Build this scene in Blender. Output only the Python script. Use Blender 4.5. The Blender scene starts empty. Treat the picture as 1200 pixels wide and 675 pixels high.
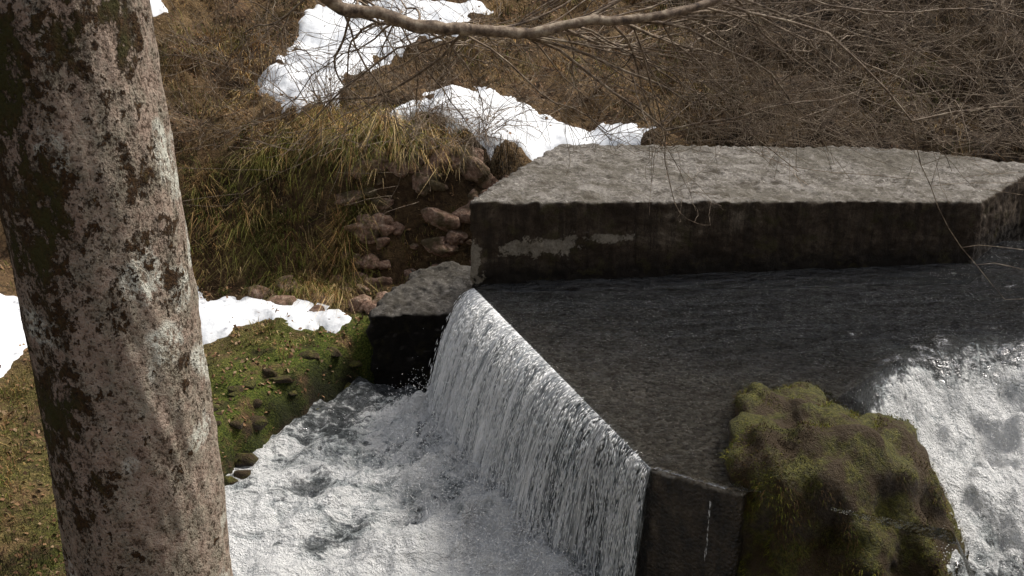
import bpy, math, random
import numpy as np
from mathutils import Vector
random.seed(4); rng=np.random.default_rng(4)
scene=bpy.context.scene
COL=scene.collection

# ---------------------------------------------------------------- noise
def _h(ix,iy,s):
    n=(ix.astype(np.int64)*374761393+iy.astype(np.int64)*668265263+s*974634777)&0xffffffff
    n=((n^(n>>13))*1274126177)&0xffffffff
    n=(n^(n>>16))&0xffffffff
    return n/4294967295.0
def vnoise(x,y,s=0):
    x=np.asarray(x,float);y=np.asarray(y,float)
    x0=np.floor(x);y0=np.floor(y);fx=x-x0;fy=y-y0
    fx=fx*fx*fx*(fx*(fx*6-15)+10);fy=fy*fy*fy*(fy*(fy*6-15)+10)
    a=_h(x0,y0,s);b=_h(x0+1,y0,s);c=_h(x0,y0+1,s);d=_h(x0+1,y0+1,s)
    return (a*(1-fx)+b*fx)*(1-fy)+(c*(1-fx)+d*fx)*fy
def fbm(x,y,s=0,o=4):
    v=0;a=1;t=0
    for i in range(o):
        v=v+a*(vnoise(x,y,s+i*7)*2-1);t+=a;a*=.5
        x,y=x*1.62+y*1.2+3.1,-x*1.2+y*1.62+1.7
    return v/t
def sstep(a,b,x):
    t=np.clip((x-a)/(b-a),0,1);return t*t*(3-2*t)
def polysd(poly,x,y):
    x=np.asarray(x,float);y=np.asarray(y,float)
    d=np.full(x.shape,1e9);ins=np.zeros(x.shape,bool);n=len(poly)
    for i in range(n):
        ax,ay=poly[i];bx,by=poly[(i+1)%n]
        ex,ey=bx-ax,by-ay
        t=np.clip(((x-ax)*ex+(y-ay)*ey)/(ex*ex+ey*ey+1e-12),0,1)
        d=np.minimum(d,np.hypot(x-ax-t*ex,y-ay-t*ey))
        c=((ay>y)!=(by>y))
        xi=ax+(y-ay)/(ey if abs(ey)>1e-9 else 1e-9)*ex
        ins^=(c&(x<xi))
    return np.where(ins,d,-d)

# ---------------------------------------------------------------- mesh helpers
def mesh_np(name,V,F,mat=None,smooth=True,attrs=None,parent=None,uv=None):
    V=np.asarray(V,np.float32);F=np.asarray(F,np.int32)
    me=bpy.data.meshes.new(name);k=F.shape[1];nf=F.shape[0]
    me.vertices.add(len(V));me.vertices.foreach_set("co",V.ravel())
    me.loops.add(nf*k);me.loops.foreach_set("vertex_index",F.ravel())
    me.polygons.add(nf)
    me.polygons.foreach_set("loop_start",np.arange(0,nf*k,k,dtype=np.int32))
    me.polygons.foreach_set("loop_total",np.full(nf,k,np.int32))
    me.polygons.foreach_set("use_smooth",np.full(nf,smooth))
    me.update(calc_edges=True)
    if attrs:
        for an,ad in attrs.items():
            a=me.attributes.new(an,'FLOAT_COLOR','POINT')
            ad=np.asarray(ad,np.float32)
            if ad.ndim==1: ad=np.stack([ad,ad,ad],1)
            a.data.foreach_set("color",np.concatenate([ad,np.ones((len(ad),1),np.float32)],1).ravel())
    if uv is not None:
        l=me.uv_layers.new(name="UVMap");l.data.foreach_set("uv",np.asarray(uv,np.float32)[F.ravel()].ravel())
    ob=bpy.data.objects.new(name,me);COL.objects.link(ob)
    if mat: me.materials.append(mat)
    if parent: ob.parent=parent
    return ob
def gridfaces(nr,nc):
    i=np.arange(nr*nc).reshape(nr,nc)
    return np.stack([i[:-1,:-1],i[:-1,1:],i[1:,1:],i[1:,:-1]],-1).reshape(-1,4)
def empty(name,loc=(0,0,0)):
    e=bpy.data.objects.new(name,None);COL.objects.link(e);e.location=loc;return e

# ---------------------------------------------------------------- node helpers
class NT:
    def __init__(s,name):
        s.m=bpy.data.materials.new(name);s.m.use_nodes=True;s.t=s.m.node_tree;s.t.nodes.clear()
        s.out=s.t.nodes.new('ShaderNodeOutputMaterial')
    def n(s,ty,**k):
        nd=s.t.nodes.new(ty)
        for a,b in k.items(): setattr(nd,a,b)
        return nd
    def put(s,inp,v):
        if isinstance(v,bpy.types.NodeSocket): s.t.links.new(v,inp)
        elif isinstance(v,(tuple,list)) and len(v)==3 and inp.type=='RGBA': inp.default_value=(*v,1)
        else: inp.default_value=v
    def coord(s,scale=(1,1,1),rot=(0,0,0),loc=(0,0,0)):
        c=s.n('ShaderNodeTexCoord');mp=s.n('ShaderNodeMapping');s.put(mp.inputs[0],c.outputs['Object'])
        mp.inputs['Scale'].default_value=scale;mp.inputs['Rotation'].default_value=rot;mp.inputs['Location'].default_value=loc;return mp.outputs[0]
    def noise(s,vec,scale,detail=4,rough=.6,dist=0,color=False):
        nd=s.n('ShaderNodeTexNoise');s.put(nd.inputs['Vector'],vec);nd.inputs['Scale'].default_value=scale
        nd.inputs['Detail'].default_value=detail;nd.inputs['Roughness'].default_value=rough;nd.inputs['Distortion'].default_value=dist
        return nd.outputs['Color' if color else 'Fac']
    def vor(s,vec,scale,feature='F1',out='Distance',rnd=1):
        nd=s.n('ShaderNodeTexVoronoi');nd.feature=feature;s.put(nd.inputs['Vector'],vec);nd.inputs['Scale'].default_value=scale
        nd.inputs['Randomness'].default_value=rnd
        return nd.outputs[out]
    def ramp(s,f,stops,interp='LINEAR'):
        nd=s.n('ShaderNodeValToRGB');s.put(nd.inputs[0],f);cr=nd.color_ramp;cr.interpolation=interp
        while len(cr.elements)<len(stops): cr.elements.new(.5)
        for e,(p,c) in zip(cr.elements,stops):
            e.position=p;e.color=(*c,1) if isinstance(c,(tuple,list)) else (c,c,c,1)
        return nd.outputs[0]
    def mix(s,f,a,b,mode='MIX'):
        nd=s.n('ShaderNodeMix',data_type='RGBA',blend_type=mode)
        s.put(nd.inputs[0],f);s.put(nd.inputs[6],a);s.put(nd.inputs[7],b);return nd.outputs[2]
    def math(s,op,a,b=0,clamp=False):
        nd=s.n('ShaderNodeMath',operation=op,use_clamp=clamp);s.put(nd.inputs[0],a);s.put(nd.inputs[1],b);return nd.outputs[0]
    def attr(s,name):
        nd=s.n('ShaderNodeAttribute',attribute_name=name);return nd.outputs['Color']
    def sep(s,v):
        nd=s.n('ShaderNodeSeparateXYZ');s.put(nd.inputs[0],v);return nd.outputs
    def bump(s,h,st=.5,dist=.02,nrm=None):
        nd=s.n('ShaderNodeBump');nd.inputs['Strength'].default_value=st;nd.inputs['Distance'].default_value=dist
        s.put(nd.inputs['Height'],h)
        if nrm is not None: s.put(nd.inputs['Normal'],nrm)
        return nd.outputs[0]
    def princ(s,col,rough=.8,nrm=None,spec=.5):
        p=s.n('ShaderNodeBsdfPrincipled');s.put(p.inputs['Base Color'],col);s.put(p.inputs['Roughness'],rough)
        p.inputs['Specular IOR Level'].default_value=spec
        if nrm is not None: s.put(p.inputs['Normal'],nrm)
        return p.outputs[0]
    def blob(s,center,size,warp):
        """1 inside an ellipsoidal patch with ragged edge, 0 outside"""
        sc=tuple(1/q for q in size)
        v=s.coord(sc,(0,0,0),tuple(-c*q for c,q in zip(center,sc)))
        l=s.n('ShaderNodeVectorMath',operation='LENGTH');s.put(l.inputs[0],v)
        return s.ramp(s.math('ADD',l.outputs['Value'],s.math('MULTIPLY',s.math('SUBTRACT',warp,.5),3.5)),[(.8,1),(.95,0)])
    def done(s,sh):
        s.put(s.out.inputs[0],sh);return s.m

# ---------------------------------------------------------------- materials
def m_ground():
    t=NT('ground_earth');c=t.coord()
    n1=t.noise(c,1.3,4,.65);n2=t.noise(c,14,4,.7);n3=t.noise(c,55,3,.7)
    base=t.ramp(n2,[(.3,(.03,.017,.009)),(.5,(.10,.058,.028)),(.7,(.22,.14,.07))])
    straw=t.ramp(n3,[(.3,(.06,.035,.015)),(.6,(.26,.17,.08))])
    col=t.mix(t.ramp(n1,[(.42,0),(.6,1)]),base,straw)
    gr=t.ramp(n3,[(.3,(.016,.022,.004)),(.5,(.07,.095,.012)),(.68,(.19,.20,.035))])
    gm=t.math('MULTIPLY',t.attr('green'),t.ramp(t.noise(c,2.3,5,.7),[(.38,0),(.50,1)]))
    col=t.mix(gm,col,gr)
    col=t.mix(t.ramp(t.noise(c,3.7,5,.75),[(.52,0),(.62,.7)]),col,(.03,.02,.011))
    col=t.mix(t.attr('dark'),col,t.mix(1,col,(.25,.24,.22),'MULTIPLY'))  # multiplies in the painted hillside shade and the random dark patches
    col=t.mix(t.attr('wet'),col,t.mix(.35,(.012,.010,.008),t.mix(1,col,(.4,.4,.4),'MULTIPLY')))
    return t.done(t.princ(col,.85,t.bump(t.math('ADD',n2,t.math('MULTIPLY',n3,.5)),1,.06),.2))
def m_attr(name,rough=.8):
    t=NT(name);return t.done(t.princ(t.attr('col'),rough,None,.2))
def m_snow():
    t=NT('snow');c=t.coord();n=t.noise(c,5,4,.5)
    dirt=t.ramp(t.noise(c,30,4,.75),[(.60,0),(.75,1)])
    col=t.mix(t.math('MULTIPLY',dirt,.35),(.84,.86,.88),(.4,.33,.25))
    return t.done(t.princ(col,.6,t.bump(n,.5,.06),.3))
def m_concrete(name,k=1.0,patches=False):
    t=NT(name);c=t.coord()
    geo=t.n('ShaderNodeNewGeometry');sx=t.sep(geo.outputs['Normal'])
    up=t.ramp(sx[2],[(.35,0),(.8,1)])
    pv=t.sep(t.vor(c,45,'F1','Color'))
    n=t.noise(c,1.3,5,.7);nf=t.noise(c,24,5,.8);nm=t.noise(c,5,5,.75)
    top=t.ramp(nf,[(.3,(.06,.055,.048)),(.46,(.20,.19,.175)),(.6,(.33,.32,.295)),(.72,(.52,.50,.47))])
    top=t.mix(.35,top,t.ramp(pv[0],[(0,(.06,.055,.048)),(.5,(.21,.20,.18)),(.9,(.34,.325,.30)),(1,(.78,.76,.7))]))
    top=t.mix(t.ramp(nm,[(.38,.85),(.52,0)]),top,(.06,.05,.035))
    top=t.mix(t.ramp(n,[(.45,0),(.58,.6)]),top,(.12,.11,.085))
    top=t.mix(t.ramp(t.noise(c,3.3,5,.8,.4),[(.54,0),(.63,.45)]),top,(.46,.45,.43))
    ns=t.noise(t.coord((1,1,1.8)),1.7,7,.75,.5);nv=t.noise(t.coord((7,7,.45)),2.0,4,.7)
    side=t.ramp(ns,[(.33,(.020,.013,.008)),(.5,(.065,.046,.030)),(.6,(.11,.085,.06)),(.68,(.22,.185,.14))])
    side=t.mix(t.ramp(nf,[(.35,.6),(.55,0)]),side,(.03,.02,.012))
    side=t.mix(t.ramp(nv,[(.47,0),(.60,.75)]),side,(.024,.017,.011))
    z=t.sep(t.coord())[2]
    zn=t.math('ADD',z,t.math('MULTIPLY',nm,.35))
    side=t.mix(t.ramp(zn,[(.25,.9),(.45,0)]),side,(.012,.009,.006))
    side=t.mix(t.ramp(t.noise(c,5,5,.7),[(.55,0),(.66,.7)]),side,(.06,.052,.02))
    if patches:
        pale=t.ramp(nf,[(.3,(.16,.14,.11)),(.6,(.36,.33,.27))])
        for cc,ss in [((.35,10.05,.36),(.42,.4,.11)),((.95,10.1,.42),(.3,.4,.06)),((-.38,9.98,.22),(.10,.35,.22))]:
            side=t.mix(t.math('MULTIPLY',t.blob(cc,ss,nm),.85),side,pale)
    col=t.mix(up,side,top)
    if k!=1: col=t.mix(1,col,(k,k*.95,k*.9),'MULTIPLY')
    b=t.bump(t.math('ADD',nf,nm),1,.03)
    return t.done(t.princ(col,.85,b,.25))
def m_wetconcrete():
    t=NT('wet_aggregate_concrete');c=t.coord()
    v=t.n('ShaderNodeTexVoronoi');t.put(v.inputs['Vector'],c);v.inputs['Scale'].default_value=34
    pv=t.sep(v.outputs['Color'])
    n=t.noise(c,2.5,4,.7);nf=t.noise(c,45,3,.75)
    col=t.ramp(t.math('ADD',t.math('MULTIPLY',pv[0],.5),t.math('MULTIPLY',nf,.5)),[(.2,(.13,.105,.08)),(.45,(.38,.335,.27)),(.62,(.58,.52,.43)),(.8,(.9,.85,.75))])
    col=t.mix(t.ramp(n,[(.38,.5),(.6,0)]),col,(.13,.105,.07))
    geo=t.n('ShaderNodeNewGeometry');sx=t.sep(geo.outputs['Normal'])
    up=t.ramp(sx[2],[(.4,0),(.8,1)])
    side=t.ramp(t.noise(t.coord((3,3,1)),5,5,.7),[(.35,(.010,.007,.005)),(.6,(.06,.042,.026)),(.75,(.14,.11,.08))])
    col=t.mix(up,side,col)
    b=t.bump(t.math('ADD',t.math('MULTIPLY',v.outputs['Distance'],-1),nf),1,.025)
    return t.done(t.princ(col,.35,b,.5))
def m_rock():
    t=NT('mossy_rock');c=t.coord()
    n=t.noise(c,3.2,5,.65);nf=t.noise(c,30,4,.75);n8=t.noise(c,90,3,.7)
    stone=t.ramp(nf,[(.3,(.02,.014,.01)),(.6,(.11,.08,.055))])
    moss=t.ramp(t.math('ADD',t.math('MULTIPLY',nf,.6),t.math('MULTIPLY',n8,.4)),[(.36,(.02,.018,.003)),(.5,(.09,.085,.012)),(.64,(.21,.19,.03))])
    moss=t.mix(t.ramp(t.noise(c,4,5,.6),[(.45,0),(.56,.9)]),moss,(.06,.032,.012))
    geo=t.n('ShaderNodeNewGeometry');sx=t.sep(geo.outputs['Normal'])
    f=t.math('ADD',t.math('MULTIPLY',sx[2],.35),n)
    col=t.mix(t.ramp(f,[(.42,0),(.58,1)]),stone,moss)
    b=t.bump(t.math('ADD',t.math('MULTIPLY',nf,1.2),t.math('MULTIPLY',n8,.5)),1,.05)
    return t.done(t.princ(col,.7,b,.4))
def m_stone():
    t=NT('bank_stone');c=t.coord();nf=t.noise(c,18,4,.75);n=t.noise(c,4,4,.6)
    col=t.ramp(nf,[(.3,(.09,.05,.035)),(.5,(.31,.19,.13)),(.7,(.54,.41,.31))])
    col=t.mix(t.ramp(n,[(.48,0),(.60,.8)]),col,(.07,.06,.022))
    return t.done(t.princ(col,.85,t.bump(nf,1,.05),.3))
def m_bark():
    t=NT('beech_bark');c=t.coord((1,1,.8));cv=t.coord((1.2,1.2,.7))
    n0=t.noise(cv,3.0,5,.7);n1=t.noise(c,9,7,.78);n2=t.noise(c,26,5,.75);n3=t.noise(c,90,3,.7)
    base=t.ramp(n2,[(.28,(.14,.105,.085)),(.45,(.31,.245,.20)),(.6,(.50,.42,.35)),(.75,(.70,.63,.54))])
    base=t.mix(.45,base,t.ramp(n1,[(.42,(.39,.27,.195)),(.6,(.32,.32,.225))]))
    fl=t.ramp(t.math('ADD',t.math('MULTIPLY',n3,.5),t.math('MULTIPLY',n2,.5)),[(.42,1),(.48,0)])
    base=t.mix(t.math('MULTIPLY',fl,.85),base,(.055,.034,.02))
    vl=t.vor(t.mix(.12,c,t.noise(c,8,2,.5,0,True)),5.0)
    li=t.math('MULTIPLY',t.ramp(vl,[(.26,1),(.36,0)]),t.ramp(n2,[(.43,0),(.53,1)]))
    base=t.mix(t.math('MULTIPLY',li,.9),base,(.72,.72,.62))
    p=t.sep(t.coord())
    bias=t.math('ADD',t.math('MULTIPLY',t.math('ADD',p[0],1.44),-.30),t.math('MULTIPLY',t.math('SUBTRACT',p[2],2.6),.055))
    dm=t.math('ADD',t.math('ADD',t.math('MULTIPLY',n0,.75),t.math('MULTIPLY',n1,.7)),bias)
    dm=t.math('ADD',dm,t.math('MULTIPLY',t.math('SUBTRACT',n2,.5),.9))
    dmf=t.ramp(dm,[(.735,0),(.775,1)])
    mosc=t.ramp(n3,[(.3,(.014,.008,.004)),(.6,(.075,.04,.016)),(.75,(.15,.09,.03))])
    mosc=t.mix(t.ramp(t.math('ADD',n0,bias),[(.54,0),(.64,.8)]),mosc,(.05,.05,.012))
    col=t.mix(dmf,base,mosc)
    h=t.math('ADD',t.math('MULTIPLY',dmf,.9),t.math('ADD',n2,t.math('MULTIPLY',n3,.5)))
    return t.done(t.princ(col,.85,t.bump(h,1,.026),.25))
def m_twig():
    t=NT('twig_bark');c=t.coord();n=t.noise(c,20,4,.7)
    col=t.ramp(n,[(.35,(.06,.042,.03)),(.5,(.20,.145,.10)),(.65,(.40,.33,.24))])
    return t.done(t.princ(col,.75,None,.3))
def m_water(name,foam_scale,tint,milk,stretch=(1,1,1),frot=0,bright=0.0):
    """attr 'w' : R=foam amount, G=depth darkness"""
    t=NT(name);a=t.sep(t.attr('w'))
    c=t.coord();cr=t.coord((1,3.0,1),(0,0,.12));cf=t.coord(stretch,(0,0,frot))
    r1=t.noise(cr,4.4,3,.6,.6);r2=t.noise(cr,14,3,.65)
    hb=t.math('ADD',r1,t.math('MULTIPLY',r2,.6))
    nrm=t.bump(hb,1,.24)
    dark=t.mix(a[1],tint,(.010,.011,.011))
    tr=t.n('ShaderNodeBsdfTransparent');t.put(tr.inputs[0],dark)
    gl=t.n('ShaderNodeBsdfGlossy');gl.inputs['Roughness'].default_value=.10;t.put(gl.inputs['Normal'],nrm)
    gl.inputs[0].default_value=(1,1,1,1)
    fr=t.n('ShaderNodeFresnel');fr.inputs[0].default_value=1.9;t.put(fr.inputs['Normal'],nrm)
    ms=t.n('ShaderNodeMixShader');t.put(ms.inputs[0],fr.outputs[0]);t.put(ms.inputs[1],tr.outputs[0]);t.put(ms.inputs[2],gl.outputs[0])
    f1=t.noise(cf,foam_scale,6,.7,1.3);f2=t.noise(c,foam_scale*5,4,.75);f3=t.noise(cf,foam_scale*.5,4,.65,1.0)
    f=t.math('ADD',t.math('MULTIPLY',f1,.6),t.math('MULTIPLY',f2,.4))
    thr=t.math('SUBTRACT',.70,t.math('MULTIPLY',a[0],.40))
    df=t.math('SUBTRACT',f,thr)
    k=t.math('MULTIPLY',df,9,True)
    k=t.math('MAXIMUM',k,t.math('MULTIPLY',t.math('MULTIPLY',a[0],milk),t.ramp(f2,[(.3,.4),(.7,1)])))
    k=t.math('MULTIPLY',k,t.math('MULTIPLY',t.math('SUBTRACT',a[0],.03),6,True),True)
    wht=t.math('ADD',t.math('ADD',t.math('MULTIPLY',df,3.3),bright),t.math('MULTIPLY',t.math('SUBTRACT',f3,.5),2.4),True)
    fc=t.ramp(wht,[(0,(.19,.215,.215)),(.33,(.48,.51,.51)),(.72,(.95,.95,.93))])
    fb=t.bump(t.math('ADD',t.math('ADD',f1,f3),t.math('MULTIPLY',f2,.9)),1,.14)
    fo=t.princ(fc,.4,fb,.4)
    m2=t.n('ShaderNodeMixShader');t.put(m2.inputs[0],k);t.put(m2.inputs[1],ms.outputs[0]);t.put(m2.inputs[2],fo)
    return t.done(m2.outputs[0])
def m_fall():
    t=NT('falling_water')
    u=t.n('ShaderNodeUVMap')
    def mp(sc):
        m=t.n('ShaderNodeMapping');t.put(m.inputs[0],u.outputs[0]);m.inputs['Scale'].default_value=sc;return m.outputs[0]
    n1=t.noise(mp((70,1.3,1)),1,3,.6,.3);n2=t.noise(mp((230,6,1)),1,3,.7);n0=t.noise(mp((9,.5,1)),1,2,.6)
    s=t.sep(u.outputs[0])
    f=t.math('ADD',t.math('ADD',t.math('MULTIPLY',n1,.42),t.math('MULTIPLY',n2,.33)),t.math('MULTIPLY',n0,.25))
    thr=t.math('ADD',.345,t.math('MULTIPLY',s[0],.11))
    df=t.math('SUBTRACT',f,thr)
    k=t.math('MULTIPLY',df,6,True)
    col=t.mix(t.math('MULTIPLY',df,6.5,True),(.42,.45,.46),(.99,.99,.98))
    p=t.princ(col,.25,t.bump(f,1,.05),.6)
    tr=t.n('ShaderNodeBsdfTransparent');tr.inputs[0].default_value=(.8,.83,.84,1)
    ms=t.n('ShaderNodeMixShader');t.put(ms.inputs[0],k);t.put(ms.inputs[1],tr.outputs[0]);t.put(ms.inputs[2],p)
    return t.done(ms.outputs[0])
def m_drop():
    t=NT('water_drops');return t.done(t.princ((.98,.98,.97),.2,None,.6))
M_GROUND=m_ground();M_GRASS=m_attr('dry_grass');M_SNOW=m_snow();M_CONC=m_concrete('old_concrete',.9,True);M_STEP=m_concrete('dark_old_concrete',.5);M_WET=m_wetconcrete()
M_ROCK=m_rock();M_STONE=m_stone();M_BARK=m_bark();M_TWIG=m_twig()
M_WATER=m_water('stream_water_mat',3.4,(.95,.94,.90),.5,(2.0,.8,1),.35,.20);M_POOL=m_water('pool_water_mat',3.0,(.35,.36,.32),.8,(.8,1.7,1),-.35,.17)
M_FALL=m_fall();M_DROP=m_drop()

# ---------------------------------------------------------------- terrain
CAMZ=4.0
STREAM=[(-.3,10.9),(-1.0,10.85),(-1.7,10.45),(-2.15,9.9),(-2.5,9.0),(-2.65,8.0),(-2.4,6.6),(-1,5.6),(1,4.9),(4,3.6),(12,1),(40,-6),(40,14),(9,12.4),(6.4,12.0),(5.6,11.5),(4.4,11.4),(.3,11.2)]
def terrain(x,y):
    x=np.asarray(x,float);y=np.asarray(y,float)
    wob=.35*fbm(x*.5,y*.5,3)+.12*fbm(x*2.2,y*2.2,9)
    low=-1.3+.13*np.clip(y-8,0,4)
    left=sstep(-2.2,-4.2,x)
    ys=12.0-.2*left+wob*.5+.25*sstep(-.2,.8,x)
    w=.75+1.5*left
    t=np.clip((y-ys)/w,0,1);step=1.4*(1-(1-t)**2.6)*(.6+.4*t)
    k=.27+.42*sstep(2,7,x)+.1*left
    hill=k*np.clip(y-ys-w,0,200)
    hill=np.where(hill>30,30+(hill-30)*.4,hill)
    z=low+step+hill
    z=z+.3*np.exp(-((x+.75)/.85)**2-((y-13.05)/.5)**2)
    z=z+.22*np.clip(-4.0-x,0,60)*sstep(5,9,y)
    z=z+3.6*sstep(5.5,.3,y)
    rough=.13*fbm(x*1.1,y*1.1,11,5)+.07*fbm(x*4,y*4,17,4)
    z=z+rough*(1+1.2*sstep(12,13,y))
    sd=polysd(STREAM,x,y)+.12*fbm(x*2,y*2,23)+.10*fbm(x*5,y*5,24)
    m=sstep(-.35,.2,sd)
    return z*(1-m)+(-2.3)*m
def axis(lo,hi,a,b,d):
    mid=np.arange(a,b,d);l=[];v=a;s=d
    while v>lo: s*=1.35;v-=s;l.append(v)
    r=[];v=b-d;s=d
    while v<hi: s*=1.35;v+=s;r.append(v)
    return np.array(l[::-1]+list(mid)+r)
ax=axis(-180,180,-8,10,.06);ay=axis(-120,220,4,19,.06)
X,Y=np.meshgrid(ax,ay);Z=terrain(X,Y)
green=np.clip(sstep(-1.7,-.5,polysd(STREAM,X,Y))+.5*sstep(-2.5,-4.5,X)*sstep(11,9,Y),0,1)*sstep(12.3,11,Y)
wet=sstep(-.3,.0,polysd(STREAM,X,Y)+.2*fbm(X*3,Y*3,5))
dark=np.clip(sstep(1.0,4.5,X+1.2*fbm(X*.6,Y*.6,140))*.9+.6*sstep(.05,.35,fbm(X*.5,Y*.5,141)),0,1)*sstep(11.8,12.6,Y)  # shade painted into the right hillside's ground colour, plus random dark patches
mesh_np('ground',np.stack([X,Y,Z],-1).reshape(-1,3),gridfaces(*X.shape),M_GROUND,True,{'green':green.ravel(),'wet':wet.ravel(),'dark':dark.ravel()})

# remnants of snow lying on the slope (plan outlines in metres)
SNOW=[[(-3.51,15.03),(-3.21,15.1),(-3.11,16.01),(-2.81,16.8),(-1.92,16.9),(-0.51,16.96),(-0.36,16.85),(-0.72,15.6),(-1.41,15.26),(-1.8,14.96),(-2.07,14.39),(-2.17,13.79),(-2.65,13.48),(-3.2,14.11)],
 [(-1.67,13.0),(-1.66,13.57),(-1.17,13.58),(-0.68,14.63),(-0.11,14.3),(0.5,13.9),(1.75,13.1),(1.6,12.75),(0.95,12.8),(0.42,12.75),(0.26,12.6),(0.0,12.69),(-0.31,12.88),(-0.71,12.87),(-1.23,12.94)],
 [(-4.18,11.91),(-3.7,11.93),(-3.45,11.73),(-2.65,11.6),(-1.85,11.25),(-2.3,10.95),(-2.8,11.0),(-3.2,10.6),(-4.0,10.5)],
 [(-5.9,11.0),(-5.35,11.0),(-5.15,10.7),(-4.9,10.0),(-5.0,9.6),(-5.7,9.5)],
 [(-5.8,16.7),(-5.15,16.8),(-5.0,16.3),(-5.2,16.0),(-5.8,16.0)],
 [(4.25,13.55),(4.45,13.6),(4.45,13.4),(4.25,13.4)]]
for i,poly in enumerate(SNOW):
    xs=[p[0] for p in poly];ys=[p[1] for p in poly]
    gx=np.arange(min(xs)-.3,max(xs)+.3,.035);gy=np.arange(min(ys)-.3,max(ys)+.3,.035)
    GX,GY=np.meshgrid(gx,gy)
    sd=polysd(poly,GX,GY)+.20*fbm(GX*2.5,GY*2.5,31)+.10*fbm(GX*8,GY*8,37)
    T=terrain(GX,GY)
    Ts=(T+terrain(GX+.1,GY)+terrain(GX-.1,GY)+terrain(GX,GY+.1)+terrain(GX,GY-.1))/5
    H=np.maximum(Ts,T-.05)+np.where(sd>0,.12*(1-np.exp(-sd/.14)),sd*1.2)+.02*fbm(GX*3,GY*3,41,3)*(sd>0)-.02
    F=gridfaces(*GX.shape);keep=(sd.ravel()[F].max(1)>-.12)
    mesh_np('snow_patch',np.stack([GX,GY,H],-1).reshape(-1,3),F[keep],M_SNOW)
def insnow(x,y,m=0):
    r=np.zeros(np.shape(x),bool)
    for p in SNOW: r|=(polysd(p,x,y)+.2*fbm(x*2.5,y*2.5,31)>m)
    return r

# ---------------------------------------------------------------- prisms (weir etc)
def prism(name,top,zbot,mat,voxel=.03,disp=.03,size=.25,fine=None):
    import bmesh
    n=len(top);V=[tuple(p) for p in top]+[(p[0],p[1],zbot) for p in top]
    me=bpy.data.meshes.new(name)
    me.from_pydata(V,[],[list(range(n)),list(range(2*n-1,n-1,-1))]+[[i,i+n,(i+1)%n+n,(i+1)%n] for i in range(n)])
    me.update();ob=bpy.data.objects.new(name,me);COL.objects.link(ob);me.materials.append(mat)
    bm=bmesh.new();bm.from_mesh(me);bmesh.ops.recalc_face_normals(bm,faces=bm.faces);bm.to_mesh(me);bm.free()
    r=ob.modifiers.new('r','REMESH');r.mode='VOXEL';r.voxel_size=voxel;r.use_smooth_shade=True
    for k,(st,sz) in enumerate([(disp,size),(fine or disp*.9,size*.25)]):
        tx=bpy.data.textures.new(name+str(k),'CLOUDS');tx.noise_scale=sz;tx.noise_depth=3
        d=ob.modifiers.new('d','DISPLACE');d.texture=tx;d.strength=st;d.mid_level=.5;d.texture_coords='LOCAL'
    return ob
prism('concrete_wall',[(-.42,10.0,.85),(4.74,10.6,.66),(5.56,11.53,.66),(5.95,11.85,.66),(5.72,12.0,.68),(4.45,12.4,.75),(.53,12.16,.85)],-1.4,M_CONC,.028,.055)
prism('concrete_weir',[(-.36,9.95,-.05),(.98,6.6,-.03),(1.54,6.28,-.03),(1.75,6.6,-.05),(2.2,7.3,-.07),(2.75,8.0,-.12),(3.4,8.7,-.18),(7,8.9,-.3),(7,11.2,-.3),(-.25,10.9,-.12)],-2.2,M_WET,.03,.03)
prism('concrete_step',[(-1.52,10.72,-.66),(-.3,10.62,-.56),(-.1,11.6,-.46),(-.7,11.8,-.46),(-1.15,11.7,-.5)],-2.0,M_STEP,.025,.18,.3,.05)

# ---------------------------------------------------------------- upstream water + rapids
RAP=[(2.3,6.2),(2.45,7.0),(2.6,7.85),(3.2,8.5),(4.5,8.6),(14,9.0),(14,-4),(2.3,-4)]
def xl(y):
    r=np.full(y.shape,-.3)
    r=np.where(y<9.95,-.36+(9.95-y)/3.35*1.34,r)
    r=np.where(y<6.6,.98+(6.6-y)/.32*.56,r)
    r=np.where(y<6.27,2.9,r);return r
ys=np.arange(2.5,11.3,.025);us=np.linspace(0,1,460)**1.3
YY=np.repeat(ys[:,None],len(us),1);XL=xl(YY);XX=XL+us[None]*(14-XL)
d=polysd(RAP,XX,YY)+.12*fbm(XX*1.5,YY*1.5,50)
rap=sstep(0,.55,d)
amp=.5+.5*sstep(7.3,9.3,YY)
z=amp*(0.022*fbm(XX*3,YY*8,51,3)+.012*fbm(XX*7,YY*19,52,3)+.010*fbm(XX*1.5,YY*3,53,3))
z=z+np.where(d>0,-.25*sstep(0,.6,d)-.22*np.clip(8.6-YY,0,20)*sstep(0,.6,d),0)
hump=np.exp(-((d-.05)/.25)**2)*.09*sstep(2.9,3.6,XX)
z=z+hump*(1+fbm(XX*3,YY*3,55))
z=z+rap*(.22*fbm(XX*2.4+YY*.4,YY*1.7,57,4)+.10*fbm(XX*7,YY*5,59,4))
crest_d=(XX-XL)
z=z*np.clip(.25+crest_d/.4,0,1)
z=z-.02*np.exp(-np.clip(crest_d,0,9)/.05)*(YY>6.3)
z=np.maximum(z,-1.46)
foam=rap*(.88+.6*fbm(XX*1.8+YY*.3,YY*1.1,61,4))+.45*np.exp(-((d-.15)/.25)**2)*(XX>3)*(.5+fbm(XX*2,YY*4,62))
foam=foam+.35*rap*np.exp(-((XX-3.6-.5*(8-YY)*.3)/.8)**2)*sstep(6.3,7.3,YY)
foam=np.clip(foam-.4*sstep(7.0,6.2,YY)*rap,0,1)
foam=np.where(d>-.15,foam,0)
deep=np.clip(sstep(7.9,10.2,YY+.35*XX+.5*fbm(XX,YY,63)),0,1)*.86+rap*.2
wcol=np.stack([foam,np.clip(deep,0,1),foam*0],-1).reshape(-1,3)
F=gridfaces(*XX.shape)
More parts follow.
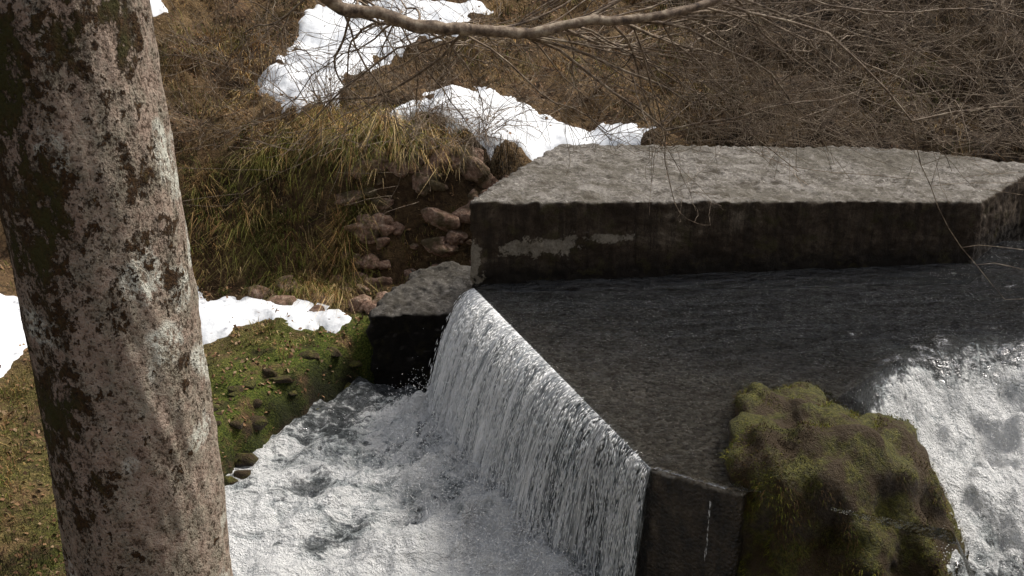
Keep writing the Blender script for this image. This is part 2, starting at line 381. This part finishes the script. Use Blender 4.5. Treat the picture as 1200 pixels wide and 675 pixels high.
HOLE=[(1.62,6.1),(1.78,6.55),(2.05,7.0),(2.45,7.2),(2.8,7.0),(2.95,6.6),(2.95,5.9),(2.0,5.8)]
ins=polysd(HOLE,XX,YY).ravel()
mesh_np('stream_water',np.stack([XX,YY,z],-1).reshape(-1,3),F[(ins[F].max(1)<0)],M_WATER,True,{'w':wcol})
# plunge pool
gx=np.arange(-3.6,3.0,.03);gy=np.arange(3.0,11.3,.03);PX,PY=np.meshgrid(gx,gy)
cn=np.array([-.93,-.37]);c1=np.array([-.36,9.95]);c2=np.array([.98,6.6])
foot=[(-.36-.55,9.95-.2),(.98-.33,6.6-.13)]
ex,ey=foot[1][0]-foot[0][0],foot[1][1]-foot[0][1]
tt=np.clip(((PX-foot[0][0])*ex+(PY-foot[0][1])*ey)/(ex*ex+ey*ey),0,1)
fd=np.hypot(PX-foot[0][0]-tt*ex,PY-foot[0][1]-tt*ey)
lob=fbm(tt*9+fd*.3,fd*1.6-tt,70,4)
bill=np.abs(fbm(PX*2.2,PY*2.2,172,4))
pz=-1.5+.24*np.exp(-(fd/.45)**2)*(1+.9*fbm(PX*3,PY*3,71))+(.16*fbm(PX*1.8,PY*1.8,73,4)+.11*fbm(PX*5,PY*5,75,5)+.08*lob-.14*bill+.04)*(.55+.9*np.exp(-fd/1.2))
pf=np.clip(.65+.45*np.exp(-fd/.6)+.52*lob+.42*fbm(PX*1.1,PY*1.1,77,4)+.48*sstep(8.9,7.7,PY)*sstep(1.2,-.4,PX)-.15*sstep(8.8,10.2,PY),.15,1.12)
mesh_np('plunge_pool_water',np.stack([PX,PY,pz],-1).reshape(-1,3),gridfaces(*PX.shape),M_POOL,True,{'w':np.stack([pf,np.full(pf.shape,.75),pf*0],-1).reshape(-1,3)})

# ---------------------------------------------------------------- waterfall
wf=empty('waterfall')
ns,ntt=520,60
S,T=np.meshgrid(np.linspace(0,1,ns),np.linspace(0,1,ntt))
def fallpos(S,T,v,jit=0):
    tm=T*.56
    px=c1[0]+(c2[0]-c1[0])*S;py=c1[1]+(c2[1]-c1[1])*S
    o=v*tm+jit
    return px+cn[0]*o,py+cn[1]*o,-.02-4.9*tm*tm
def vel0(s): return 1.08-.75*s**2+.22*fbm(s*8,s*0+.1,81)+.07*fbm(s*40,s*0+.4,82)
for L in range(2):
    jj=.035*fbm(S*50,T*.8,83+L)*sstep(0,.3,T)+.02*fbm(S*130,T*2,85+L)*sstep(0,.2,T)+.012
    x,y,zz=fallpos(S,T,vel0(S)-.1*L,jj)
    mesh_np('water_sheet_%d'%L,np.stack([x,y,zz],-1).reshape(-1,3),gridfaces(*S.shape),M_FALL,True,None,wf,np.stack([S+L*.37,T],-1).reshape(-1,2))
def drops(name,P,R,E,mat,parent=None):
    n=len(P);u=np.cross(E,np.array([.3,.7,.2]));u/=np.linalg.norm(u,axis=1,keepdims=True);w=np.cross(E,u);w/=np.linalg.norm(w,axis=1,keepdims=True)
    V=np.stack([P+E,P+u*R[:,None],P+w*R[:,None],P-u*R[:,None],P-w*R[:,None],P-E],1).reshape(-1,3)
    f=np.array([[0,1,2],[0,2,3],[0,3,4],[0,4,1],[5,2,1],[5,3,2],[5,4,3],[5,1,4]])
    F=(np.arange(n)[:,None,None]*6+f[None]).reshape(-1,3)
    return mesh_np(name,V,F,mat,True,None,parent)
N=13000
s=rng.random(N)
cl=np.sort(rng.random(170));ci=rng.integers(0,170,N)
s=np.where(rng.random(N)<.75,np.clip(cl[ci]+rng.normal(0,.0035,N),0,1),s)
t=rng.random(N)**.6*.98
v=vel0(s)+rng.normal(0,.035,N)
x,y,zz=fallpos(s,t,v,rng.normal(.025,.014,N))
tm=t*.56;vel=np.stack([cn[0]*v,cn[1]*v,-9.8*tm],1);ln=np.linalg.norm(vel,axis=1,keepdims=True)
E=vel/ln*(rng.uniform(.012,.03,N)+.06*t*rng.random(N)**2)[:,None]
drops('falling_drops',np.stack([x,y,zz],1),rng.uniform(.0015,.0048,N),E,M_DROP,wf)
N=22000;s=rng.random(N)
P=np.stack([foot[0][0]+ex*s,foot[0][1]+ey*s,np.full(N,-1.4)],1)
r=np.abs(rng.normal(0,.42,N));an=rng.uniform(0,6.28,N)
P+=np.stack([np.cos(an)*r-.15*rng.random(N),np.sin(an)*r,np.abs(rng.normal(0,.26,N))*np.exp(-r*1.2)],1)
E=rng.normal(0,1,(N,3));E/=np.linalg.norm(E,axis=1,keepdims=True);R=rng.uniform(.0015,.006,N)
drops('splash_drops',P,R,E*R[:,None]*1.6,M_DROP,wf)
N=36;s=rng.random(N)**1.5
P=np.stack([1.34+rng.normal(0,.003,N)-.02*s,6.33+rng.normal(0,.003,N)-.06*s,-.12-.45*s],1)
drops('trickle',P,rng.uniform(.001,.0016,N),np.tile([[0,-.002,-.02]],(N,1)),M_DROP,wf)
sp=empty('rapids_spray');N=7000
x=rng.uniform(2.9,6,N);y=rng.uniform(6.3,8.7,N);dd_=polysd(RAP,x,y)
zr=-.25-.22*np.clip(8.6-y,0,9)+.05+np.abs(rng.normal(0,.09,N))
E=rng.normal(0,1,(N,3));E/=np.linalg.norm(E,axis=1,keepdims=True);R=rng.uniform(.0015,.005,N)
drops('drops',np.stack([x,y,zr],1)[dd_>.3],R[dd_>.3],(E*R[:,None]*1.6)[dd_>.3],M_DROP,sp)

# ---------------------------------------------------------------- rock
def rockmesh(name,c,r,mat,seed,sub=5,disp=.25,parent=None,squash=None):
    import bmesh
    from mathutils import noise as mn
    bm=bmesh.new();bmesh.ops.create_icosphere(bm,subdivisions=sub,radius=1)
    o=Vector((seed*3.1,seed*1.7,seed))
    for vv in bm.verts:
        p=vv.co.copy();q=Vector((math.copysign(abs(p.x)**.8,p.x),math.copysign(abs(p.y)**.8,p.y),math.copysign(abs(p.z)**.8,p.z)))
        n=mn.fractal(p*1.2+o,1,2,3)*disp+mn.noise(p*4+o)*disp*.25+mn.fractal(p*9+o,1,2,3)*disp*.12
        q=q*(1+n)
        if squash: q=squash(q)
        vv.co=Vector((c[0]+q.x*r[0],c[1]+q.y*r[1],c[2]+q.z*r[2]))
    me=bpy.data.meshes.new(name);bm.to_mesh(me);bm.free()
    for p in me.polygons:p.use_smooth=True
    ob=bpy.data.objects.new(name,me);COL.objects.link(ob);me.materials.append(mat)
    if parent:ob.parent=parent
    return ob
def sq(q):
    q=q.copy()
    if q.z>0:
        q.z-=.34*max(0,q.x)+.26*max(0,-q.y)
    return q
rk=empty('mossy_rock')
ro=rockmesh('rock_body',(2.40,6.95,-.75),(.87,.86,1.09),M_ROCK,3,6,.30,rk,sq)
def chip(seed):
    """flatten random sides so small stones look broken rather than round"""
    r=np.random.default_rng(seed);N=[Vector(v).normalized() for v in r.normal(0,1,(9,3))];D=r.uniform(.45,.8,9)
    def f(q):
        q=q.copy()
        for n,d in zip(N,D):
            e=q.dot(n)-d
            if e>0: q-=n*e*.92
        return q
    return f

def blades(name,P,L,lean,up,W,C,mat,parent=None):
    n=len(P);L=L[:,None]
    dirh=lean/(np.linalg.norm(lean,axis=1,keepdims=True)+1e-6)
    side=np.stack([-dirh[:,1],dirh[:,0],np.zeros(n)],1)
    a=rng.uniform(-.9,.9,n)[:,None];side=side+np.stack([dirh[:,0],dirh[:,1],np.zeros(n)],1)*a
    side/=np.linalg.norm(side,axis=1,keepdims=True)
    L3=np.concatenate([lean,np.zeros((n,1))],1);U=np.zeros((n,3));U[:,2]=1
    up=up[:,None]
    M=P+U*L*.55*up+L3*L*.28;Tp=P+U*L*(.95*up-.45*np.linalg.norm(L3,axis=1,keepdims=True))+L3*L*.9
    W=W[:,None]
    V=np.stack([P-side*W,P+side*W,M+side*W*.7,M-side*W*.7,Tp],1).reshape(-1,3)
    f=np.array([[0,1,2],[0,2,3],[3,2,4]]);F=(np.arange(n)[:,None,None]*5+f[None]).reshape(-1,3)
    k=np.array([.55,.55,.9,.9,1.1])
    CC=(C[:,None,:]*k[None,:,None]).reshape(-1,3)
    return mesh_np(name,V,F,mat,False,{'col':CC},parent)
pal=np.array([(.46,.30,.12),(.36,.21,.08),(.24,.135,.055),(.52,.38,.19),(.17,.16,.04),(.12,.07,.03),(.12,.13,.03)])
palg=np.array([(.13,.14,.025),(.19,.18,.035),(.09,.11,.015),(.28,.23,.07)])
def tufts(name,N,xr,yr,dens,nb,Lr,pal,rad=.14,w=.0035,down=.5):
    cx=rng.uniform(*xr,N);cy=rng.uniform(*yr,N)
    k=(rng.random(N)<dens(cx,cy))&~insnow(cx,cy,-.04)&(polysd(STREAM,cx,cy)<-.12)
    k&=polysd([(-.5,9.9),(4.8,10.5),(6,11.9),(4.45,12.45),(.5,12.2)],cx,cy)<-.03
    k&=polysd([(-1.55,10.7),(-.3,10.6),(-.1,11.65),(-.97,11.9)],cx,cy)<0.0
    cx,cy=cx[k],cy[k];n=len(cx)
    idx=rng.integers(0,len(pal),n);tl=rng.uniform(.5,1.4,n);ta=rng.uniform(0,6.28,n)
    m=np.repeat(np.arange(n),nb);q=len(m)
    a=rng.uniform(0,6.28,q);r=rad*np.sqrt(rng.random(q))*tl[m]
    x=cx[m]+np.cos(a)*r;y=cy[m]+np.sin(a)*r;z=terrain(x,y)-.01
    lean=np.stack([np.cos(a)*r/rad*.55+.35*np.cos(ta[m])+rng.normal(0,.2,q),np.sin(a)*r/rad*.55-down+.3*np.sin(ta[m])+rng.normal(0,.2,q)],1)
    tone=np.clip(.86+1.7*fbm(cx*.6,cy*.6,131)+.5*fbm(cx*2,cy*2,133)-.62*sstep(1.0,4.5,cx),.11,1.6)  # random tuft tone; blades also darkened to the right as painted shade
    C=pal[idx][m]*rng.uniform(.55,1.3,(q,1))*tone[m][:,None]
    mixc=rng.random(q)<.25;C[mixc]=pal[rng.integers(0,len(pal),mixc.sum())]*.8*tone[m][mixc][:,None]
    L=rng.uniform(*Lr,q)*tl[m]
    return blades(name,np.stack([x,y,z],1),L,lean,rng.uniform(.5,1.1,q),w*rng.uniform(.6,1.3,q),C,M_GRASS)
def dd(x,y):
    face=(x>-2.4)&(x<.6)&(y<12.75)
    return np.where(face,.06,np.clip(.3+1.2*fbm(x*.8,y*.8,91)-.25*sstep(3,7,x),0.05,1))
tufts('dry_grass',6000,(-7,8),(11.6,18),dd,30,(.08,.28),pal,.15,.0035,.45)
tufts('bank_grass',620,(-2.4,.5),(12.58,13.5),lambda x,y:np.clip(.65+.9*fbm(x*1.2,y*1.2,93),0.1,1),50,(.12,.34),np.concatenate([pal,palg[:2]]),.12,.0032,.95)
tufts('bank_grass',700,(-5.5,-1.7),(11.6,13.0),lambda x,y:np.clip(.4+1.1*fbm(x*1.2,y*1.2,94),0.05,1),44,(.12,.34),np.concatenate([pal,palg]),.12,.0032,.8)
tufts('green_grass',5000,(-7,-.4),(6.0,12.3),lambda x,y:np.clip(.25+1.4*fbm(x*1.2,y*1.2,95),0.03,1),26,(.03,.15),np.concatenate([palg,pal]),.10,.003,.15)
# leaf litter
N=42000;x=rng.uniform(-7,8,N);y=rng.uniform(6,18,N)
k=~insnow(x,y,.05)&(polysd(STREAM,x,y)<-.1);k|=insnow(x,y)&(rng.random(N)<.05);x,y=x[k],y[k];n=len(x)
z=terrain(x,y)+.012+.1*insnow(x,y)
a=rng.uniform(0,6.28,n);s=rng.uniform(.010,.028,n)
e1=np.stack([np.cos(a)*s,np.sin(a)*s,rng.normal(0,.4,n)*s],1);e2=np.stack([-np.sin(a)*s*.6,np.cos(a)*s*.6,rng.normal(0,.4,n)*s],1)
P=np.stack([x,y,z],1);V=np.stack([P-e1,P+e2,P+e1,P-e2],1).reshape(-1,3)
F=np.arange(4*n).reshape(-1,4)
lc=np.array([(.20,.11,.055),(.12,.06,.03),(.24,.14,.07),(.28,.19,.11),(.07,.04,.02)])[rng.integers(0,5,n)]*(1-.55*sstep(1,4.5,x))[:,None]  # leaf colours dimmed towards the right to paint in the hillside shade
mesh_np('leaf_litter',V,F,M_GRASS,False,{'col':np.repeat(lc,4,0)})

# moss on rock
me=ro.data;co=np.empty(len(me.vertices)*3);me.vertices.foreach_get('co',co);co=co.reshape(-1,3)
no=np.empty(len(me.vertices)*3);me.vertices.foreach_get('normal',no);no=no.reshape(-1,3)
k=np.where((no[:,2]>-.1)&(co[:,2]>-1.2))[0]
k=k[(.5+fbm(co[k,0]*3+co[k,2]*2,co[k,1]*3,99))>.48]
k=rng.choice(k,22000);q=len(k)
P=co[k]+rng.normal(0,.012,(q,3))-no[k]*.005
lean=no[k][:,:2]*1.0+rng.normal(0,.35,(q,2))
tn=fbm(co[k,0]*2.5+co[k,2],co[k,1]*2.5,97)
tone=np.clip(.82+1.7*tn,.2,1.6)[:,None]
mc=np.array([(.16,.17,.02),(.25,.24,.03),(.09,.11,.012),(.13,.08,.02)])[rng.integers(0,4,q)]
br=rng.random(q)<np.clip(.35-2.2*tn,0,.9);mc[br]=(.12,.065,.022)
mc=mc*rng.uniform(.6,1.3,(q,1))*tone
blades('moss',P,rng.uniform(.010,.024,q)*np.where(no[k][:,2]<.35,2.2,1),lean,np.where(no[k][:,2]<.35,.25,1.),np.full(q,.0028),mc,M_GRASS,rk)

# stones in the eroded bank and along the shore
st=empty('bank_rocks')
for i in range(130):
    if i<95: x=rng.uniform(-2.0,.3);y=rng.uniform(12.0,12.65)
    else: x=rng.uniform(-3,-.9);y=rng.uniform(11.3,12.1)
    s=rng.uniform(.05,.17)*(1 if i>12 else 1.35);zz=float(terrain(x,y))
    rockmesh('stone_%d'%i,(x,y,zz+s*.05),(s*rng.uniform(.9,1.6),s*.8,s*rng.uniform(.6,1.2)),M_STONE,i+10,3,.35,st,chip(i))
sh=empty('shore_rocks')
SL=[(-1.75,10.62),(-2.0,10.3),(-2.3,10.05),(-2.5,9.6),(-2.65,9.2),(-2.75,8.7),(-2.8,8.2),(-2.85,7.7)]
for i in range(34):
    a=SL[int(rng.integers(0,len(SL)))];x=a[0]+rng.normal(-.05,.14);y=a[1]+rng.normal(0,.18)
    s=rng.uniform(.03,.10);zz=max(float(terrain(x,y)),-1.5)
    rockmesh('shore_stone_%d'%i,(x,y,zz+s*.1),(s*rng.uniform(.9,1.6),s,s*rng.uniform(.5,.9)),M_ROCK,i+200,3,.35,sh,chip(i+300))

# ---------------------------------------------------------------- branches
class Tubes:
    def __init__(s): s.V=[];s.F=[];s.n=0
    def add(s,pts,rad,sides=5):
        pts=np.asarray(pts,float);m=len(pts)
        d=np.gradient(pts,axis=0);d/=np.linalg.norm(d,axis=1,keepdims=True)+1e-9
        ref=np.array([.21,.35,.91]) if abs(d[0,2])<.8 else np.array([1,.1,.1])
        u=np.cross(d,ref);u/=np.linalg.norm(u,axis=1,keepdims=True);w=np.cross(d,u)
        a=np.arange(sides)/sides*2*math.pi
        rad=np.asarray(rad)[:,None,None]
        R=pts[:,None,:]+rad*(np.cos(a)[None,:,None]*u[:,None,:]+np.sin(a)[None,:,None]*w[:,None,:])
        s.V.append(R.reshape(-1,3))
        i=s.n+np.arange(m*sides).reshape(m,sides);j=np.roll(i,-1,1)
        s.F.append(np.stack([i[:-1],j[:-1],j[1:],i[1:]],-1).reshape(-1,4));s.n+=m*sides
    def make(s,name,mat,parent=None):
        return mesh_np(name,np.concatenate(s.V),np.concatenate(s.F),mat,True,None,parent)
def spline(P,n):
    P=np.asarray(P,float);P=np.vstack([2*P[0]-P[1],P,2*P[-1]-P[-2]]);out=[]
    m=len(P)-3
    for q in np.linspace(0,m-1e-6,n):
        i=int(q);t=q-i;a,b,c,d=P[i:i+4]
        out.append(.5*((2*b)+(-a+c)*t+(2*a-5*b+4*c-d)*t*t+(-a+3*b-3*c+d)*t**3))
    return np.array(out)
def grow(T,p,d,L,r,lev,grav=-.1,spread=.7,kids=5,seg=9,zmin=-99):
    p=np.array(p,float);d=np.array(d,float);d/=np.linalg.norm(d);pts=[p.copy()]
    step=L/seg;zm=zmin if rng.random()>.12 else zmin-.9
    for i in range(seg):
        d=d+rng.normal(0,.13,3)+np.array([0,0,grav*.25]);d/=np.linalg.norm(d)
        if p[2]+d[2]*step*2<zm+.25*max(0,7.5-p[1]): d[2]=abs(d[2])*.25;d/=np.linalg.norm(d)
        p=p+d*step;pts.append(p.copy())
    rad=np.maximum(np.linspace(r,r*.35,seg+1),.0015)
    T.add(pts,rad,3 if r<.004 else 5)
    if lev>0:
        for k in range(kids):
            i=int(rng.integers(1,seg+1));dd=np.array(pts[i])-np.array(pts[i-1]);dd/=np.linalg.norm(dd)
            nd=dd+rng.normal(0,spread,3);grow(T,pts[i],nd,L*rng.uniform(.3,.6),rad[i]*.6,lev-1,grav,spread,kids,max(5,seg-2),zmin)
tree=empty('beech_tree')
nz,na=420,200
zz=np.linspace(-.7,9,nz);aa=np.linspace(0,2*math.pi,na,endpoint=False);A,ZZ=np.meshgrid(aa,zz)
cx=-1.50+.05*np.sin(zz*.9)+.016*zz;cy=3.6+.04*np.cos(zz*.7)
rr=np.interp(zz,[-.7,-.2,.4,1.3,3.5,5,9],[.62,.48,.35,.305,.285,.26,.14])
R=rr[:,None]*(1+.07*fbm(np.cos(A)*1.5+5,np.sin(A)*1.5+ZZ*.9,101)+.035*fbm(np.cos(A)*4+ZZ*2,np.sin(A)*4+ZZ*3,103)+.022*fbm(np.cos(A)*12+ZZ*8,np.sin(A)*12-ZZ*9,105))
R=R*(1+.18*np.clip(.6-ZZ,0,1.2)*np.sin(A*5+1))
V=np.stack([cx[:,None]+R*np.cos(A),cy[:,None]+R*np.sin(A),ZZ],-1).reshape(-1,3)
i=np.arange(nz*na).reshape(nz,na);j=np.roll(i,-1,1);F=np.stack([i[:-1],j[:-1],j[1:],i[1:]],-1).reshape(-1,4)
mesh_np('trunk',V,F,M_BARK,True,None,tree)
T=Tubes()
limb=spline([(-1.44,3.7,4.9),(-1.15,4.5,4.0),(-.85,5.13,3.36),(-.6,5.2,3.27),(-.4,5.2,3.21),(-.1,5.25,3.19),(.08,5.28,3.17),(.35,5.33,3.22),(.6,5.4,3.22),(1.03,5.54,3.30),(1.6,5.8,3.6),(2.3,6.2,4.1)],70)
T.add(limb+rng.normal(0,.003,limb.shape),np.linspace(.034,.013,70)*(1+.25*rng.random(70)),8)
def limbpt(f): return limb[int(f*69)]
for f in np.concatenate([rng.uniform(.45,1,36),rng.uniform(.1,.5,18)]):
    p=limbpt(f)
    dv=(rng.uniform(.5,1.1),rng.uniform(.3,1.1),rng.uniform(-.30,.05)) if f>.45 else (rng.uniform(-.9,.6),1,rng.uniform(-.3,0))
    L=rng.uniform(1.6,3.2) if f>.45 else rng.uniform(.9,2.4)
    grow(T,p,dv,L,rng.uniform(.005,.011),2,-.05,.45,7,12,2.0)
for (P0,rad) in [([(-1.4,3.7,5.6),(0,5.5,5.0),(1.6,7.0,4.4),(3.0,8.2,4.0),(4.2,9.2,4.1)],.03),([(-1.4,3.7,6.0),(.6,5.0,5.4),(2.4,6.4,4.6),(3.8,7.8,4.3),(5,9,4.4)],.03),
                 ([(-1.45,3.8,5.2),(-1.7,5.2,4.8),(-1.9,6.6,4.3),(-1.8,8,4.1)],.022)]:
    b=spline(P0,40);T.add(b,np.linspace(rad,.008,40),6)
    for f in rng.uniform(.4,1,12):
        grow(T,b[int(f*39)],(rng.uniform(.0,.9),rng.uniform(.4,1),rng.uniform(-.6,.0)),rng.uniform(1.2,2.4),.007,2,-.09,.45,6,11,1.9)
for k in range(7):
    z0=rng.uniform(6,8.8);an=rng.uniform(2.2,5.5);grow(T,(-1.38,3.6,z0),(math.cos(an),math.sin(an),.9),3,.07,2,.15,.6,5,12)
T.make('branches',M_TWIG,tree)
def shrub(name,x,y,n,L,r=.008,grav=0,lean=(0,0),sp=.6,lev=2,kids=5):
    T=Tubes();z0=float(terrain(x,y))-.03
    for k in range(n):
        grow(T,(x+rng.normal(0,.05),y+rng.normal(0,.05),z0),(rng.normal(0,sp)+lean[0],rng.normal(0,sp)+lean[1],1),L*rng.uniform(.7,1.2),r,lev,grav,.5,kids,9)
    T.make(name,M_TWIG)
shrub('bare_shrub',-2.3,13.6,13,.95,.009)
shrub('bare_shrub',-.3,12.95,14,.75,.007,-.5,(.2,-.5))
shrub('bare_shrub',-1.0,12.95,12,.7,.006,-.5,(.3,-.5))
shrub('bare_shrub',-1.7,12.9,10,.7,.006,-.5,(-.1,-.5))
for x,y in [(3.8,13.3),(5.2,13.2),(6.1,14.),(2.9,14.6),(1.1,14.3),(-4,13.8),(-3.9,15.2),(5,14.6),(4.4,12.9),(2.6,13.2),(6.2,12.9),(3.4,15.2),(-4.6,12.8)]:
    shrub('bare_shrub',x,y,9,1.0,.007,-.1,(rng.normal(0,.4),-.4))

# ---------------------------------------------------------------- camera, light
cam=bpy.data.cameras.new('camera');co_=bpy.data.objects.new('camera',cam);COL.objects.link(co_)
co_.location=(0,0,CAMZ);co_.rotation_euler=(math.radians(68),0,0);cam.sensor_width=36;cam.lens=38.6;cam.clip_end=1000
scene.camera=co_
to=Vector((.6,.35,.9)).normalized()
sl=bpy.data.lights.new('sun','SUN');sl.energy=2.8;sl.angle=math.radians(16);sl.color=(1,.96,.90)
so=bpy.data.objects.new('sun',sl);COL.objects.link(so);so.rotation_euler=to.to_track_quat('Z','Y').to_euler();so.location=(10,10,20)
w=bpy.data.worlds.new('World');scene.world=w;w.use_nodes=True;nt=w.node_tree
sk=nt.nodes.new('ShaderNodeTexSky');sk.sky_type='NISHITA';sk.sun_disc=False;sk.dust_density=6;sk.ozone_density=.5
sk.sun_elevation=math.asin(to.z);sk.sun_rotation=math.atan2(to.x,to.y)
hs=nt.nodes.new('ShaderNodeHueSaturation');hs.inputs['Saturation'].default_value=.5
nt.links.new(sk.outputs[0],hs.inputs['Color'])
bg=nt.nodes['Background'];nt.links.new(hs.outputs[0],bg.inputs[0]);bg.inputs[1].default_value=.14
scene.view_settings.view_transform='Standard';scene.view_settings.look='None';scene.view_settings.exposure=0
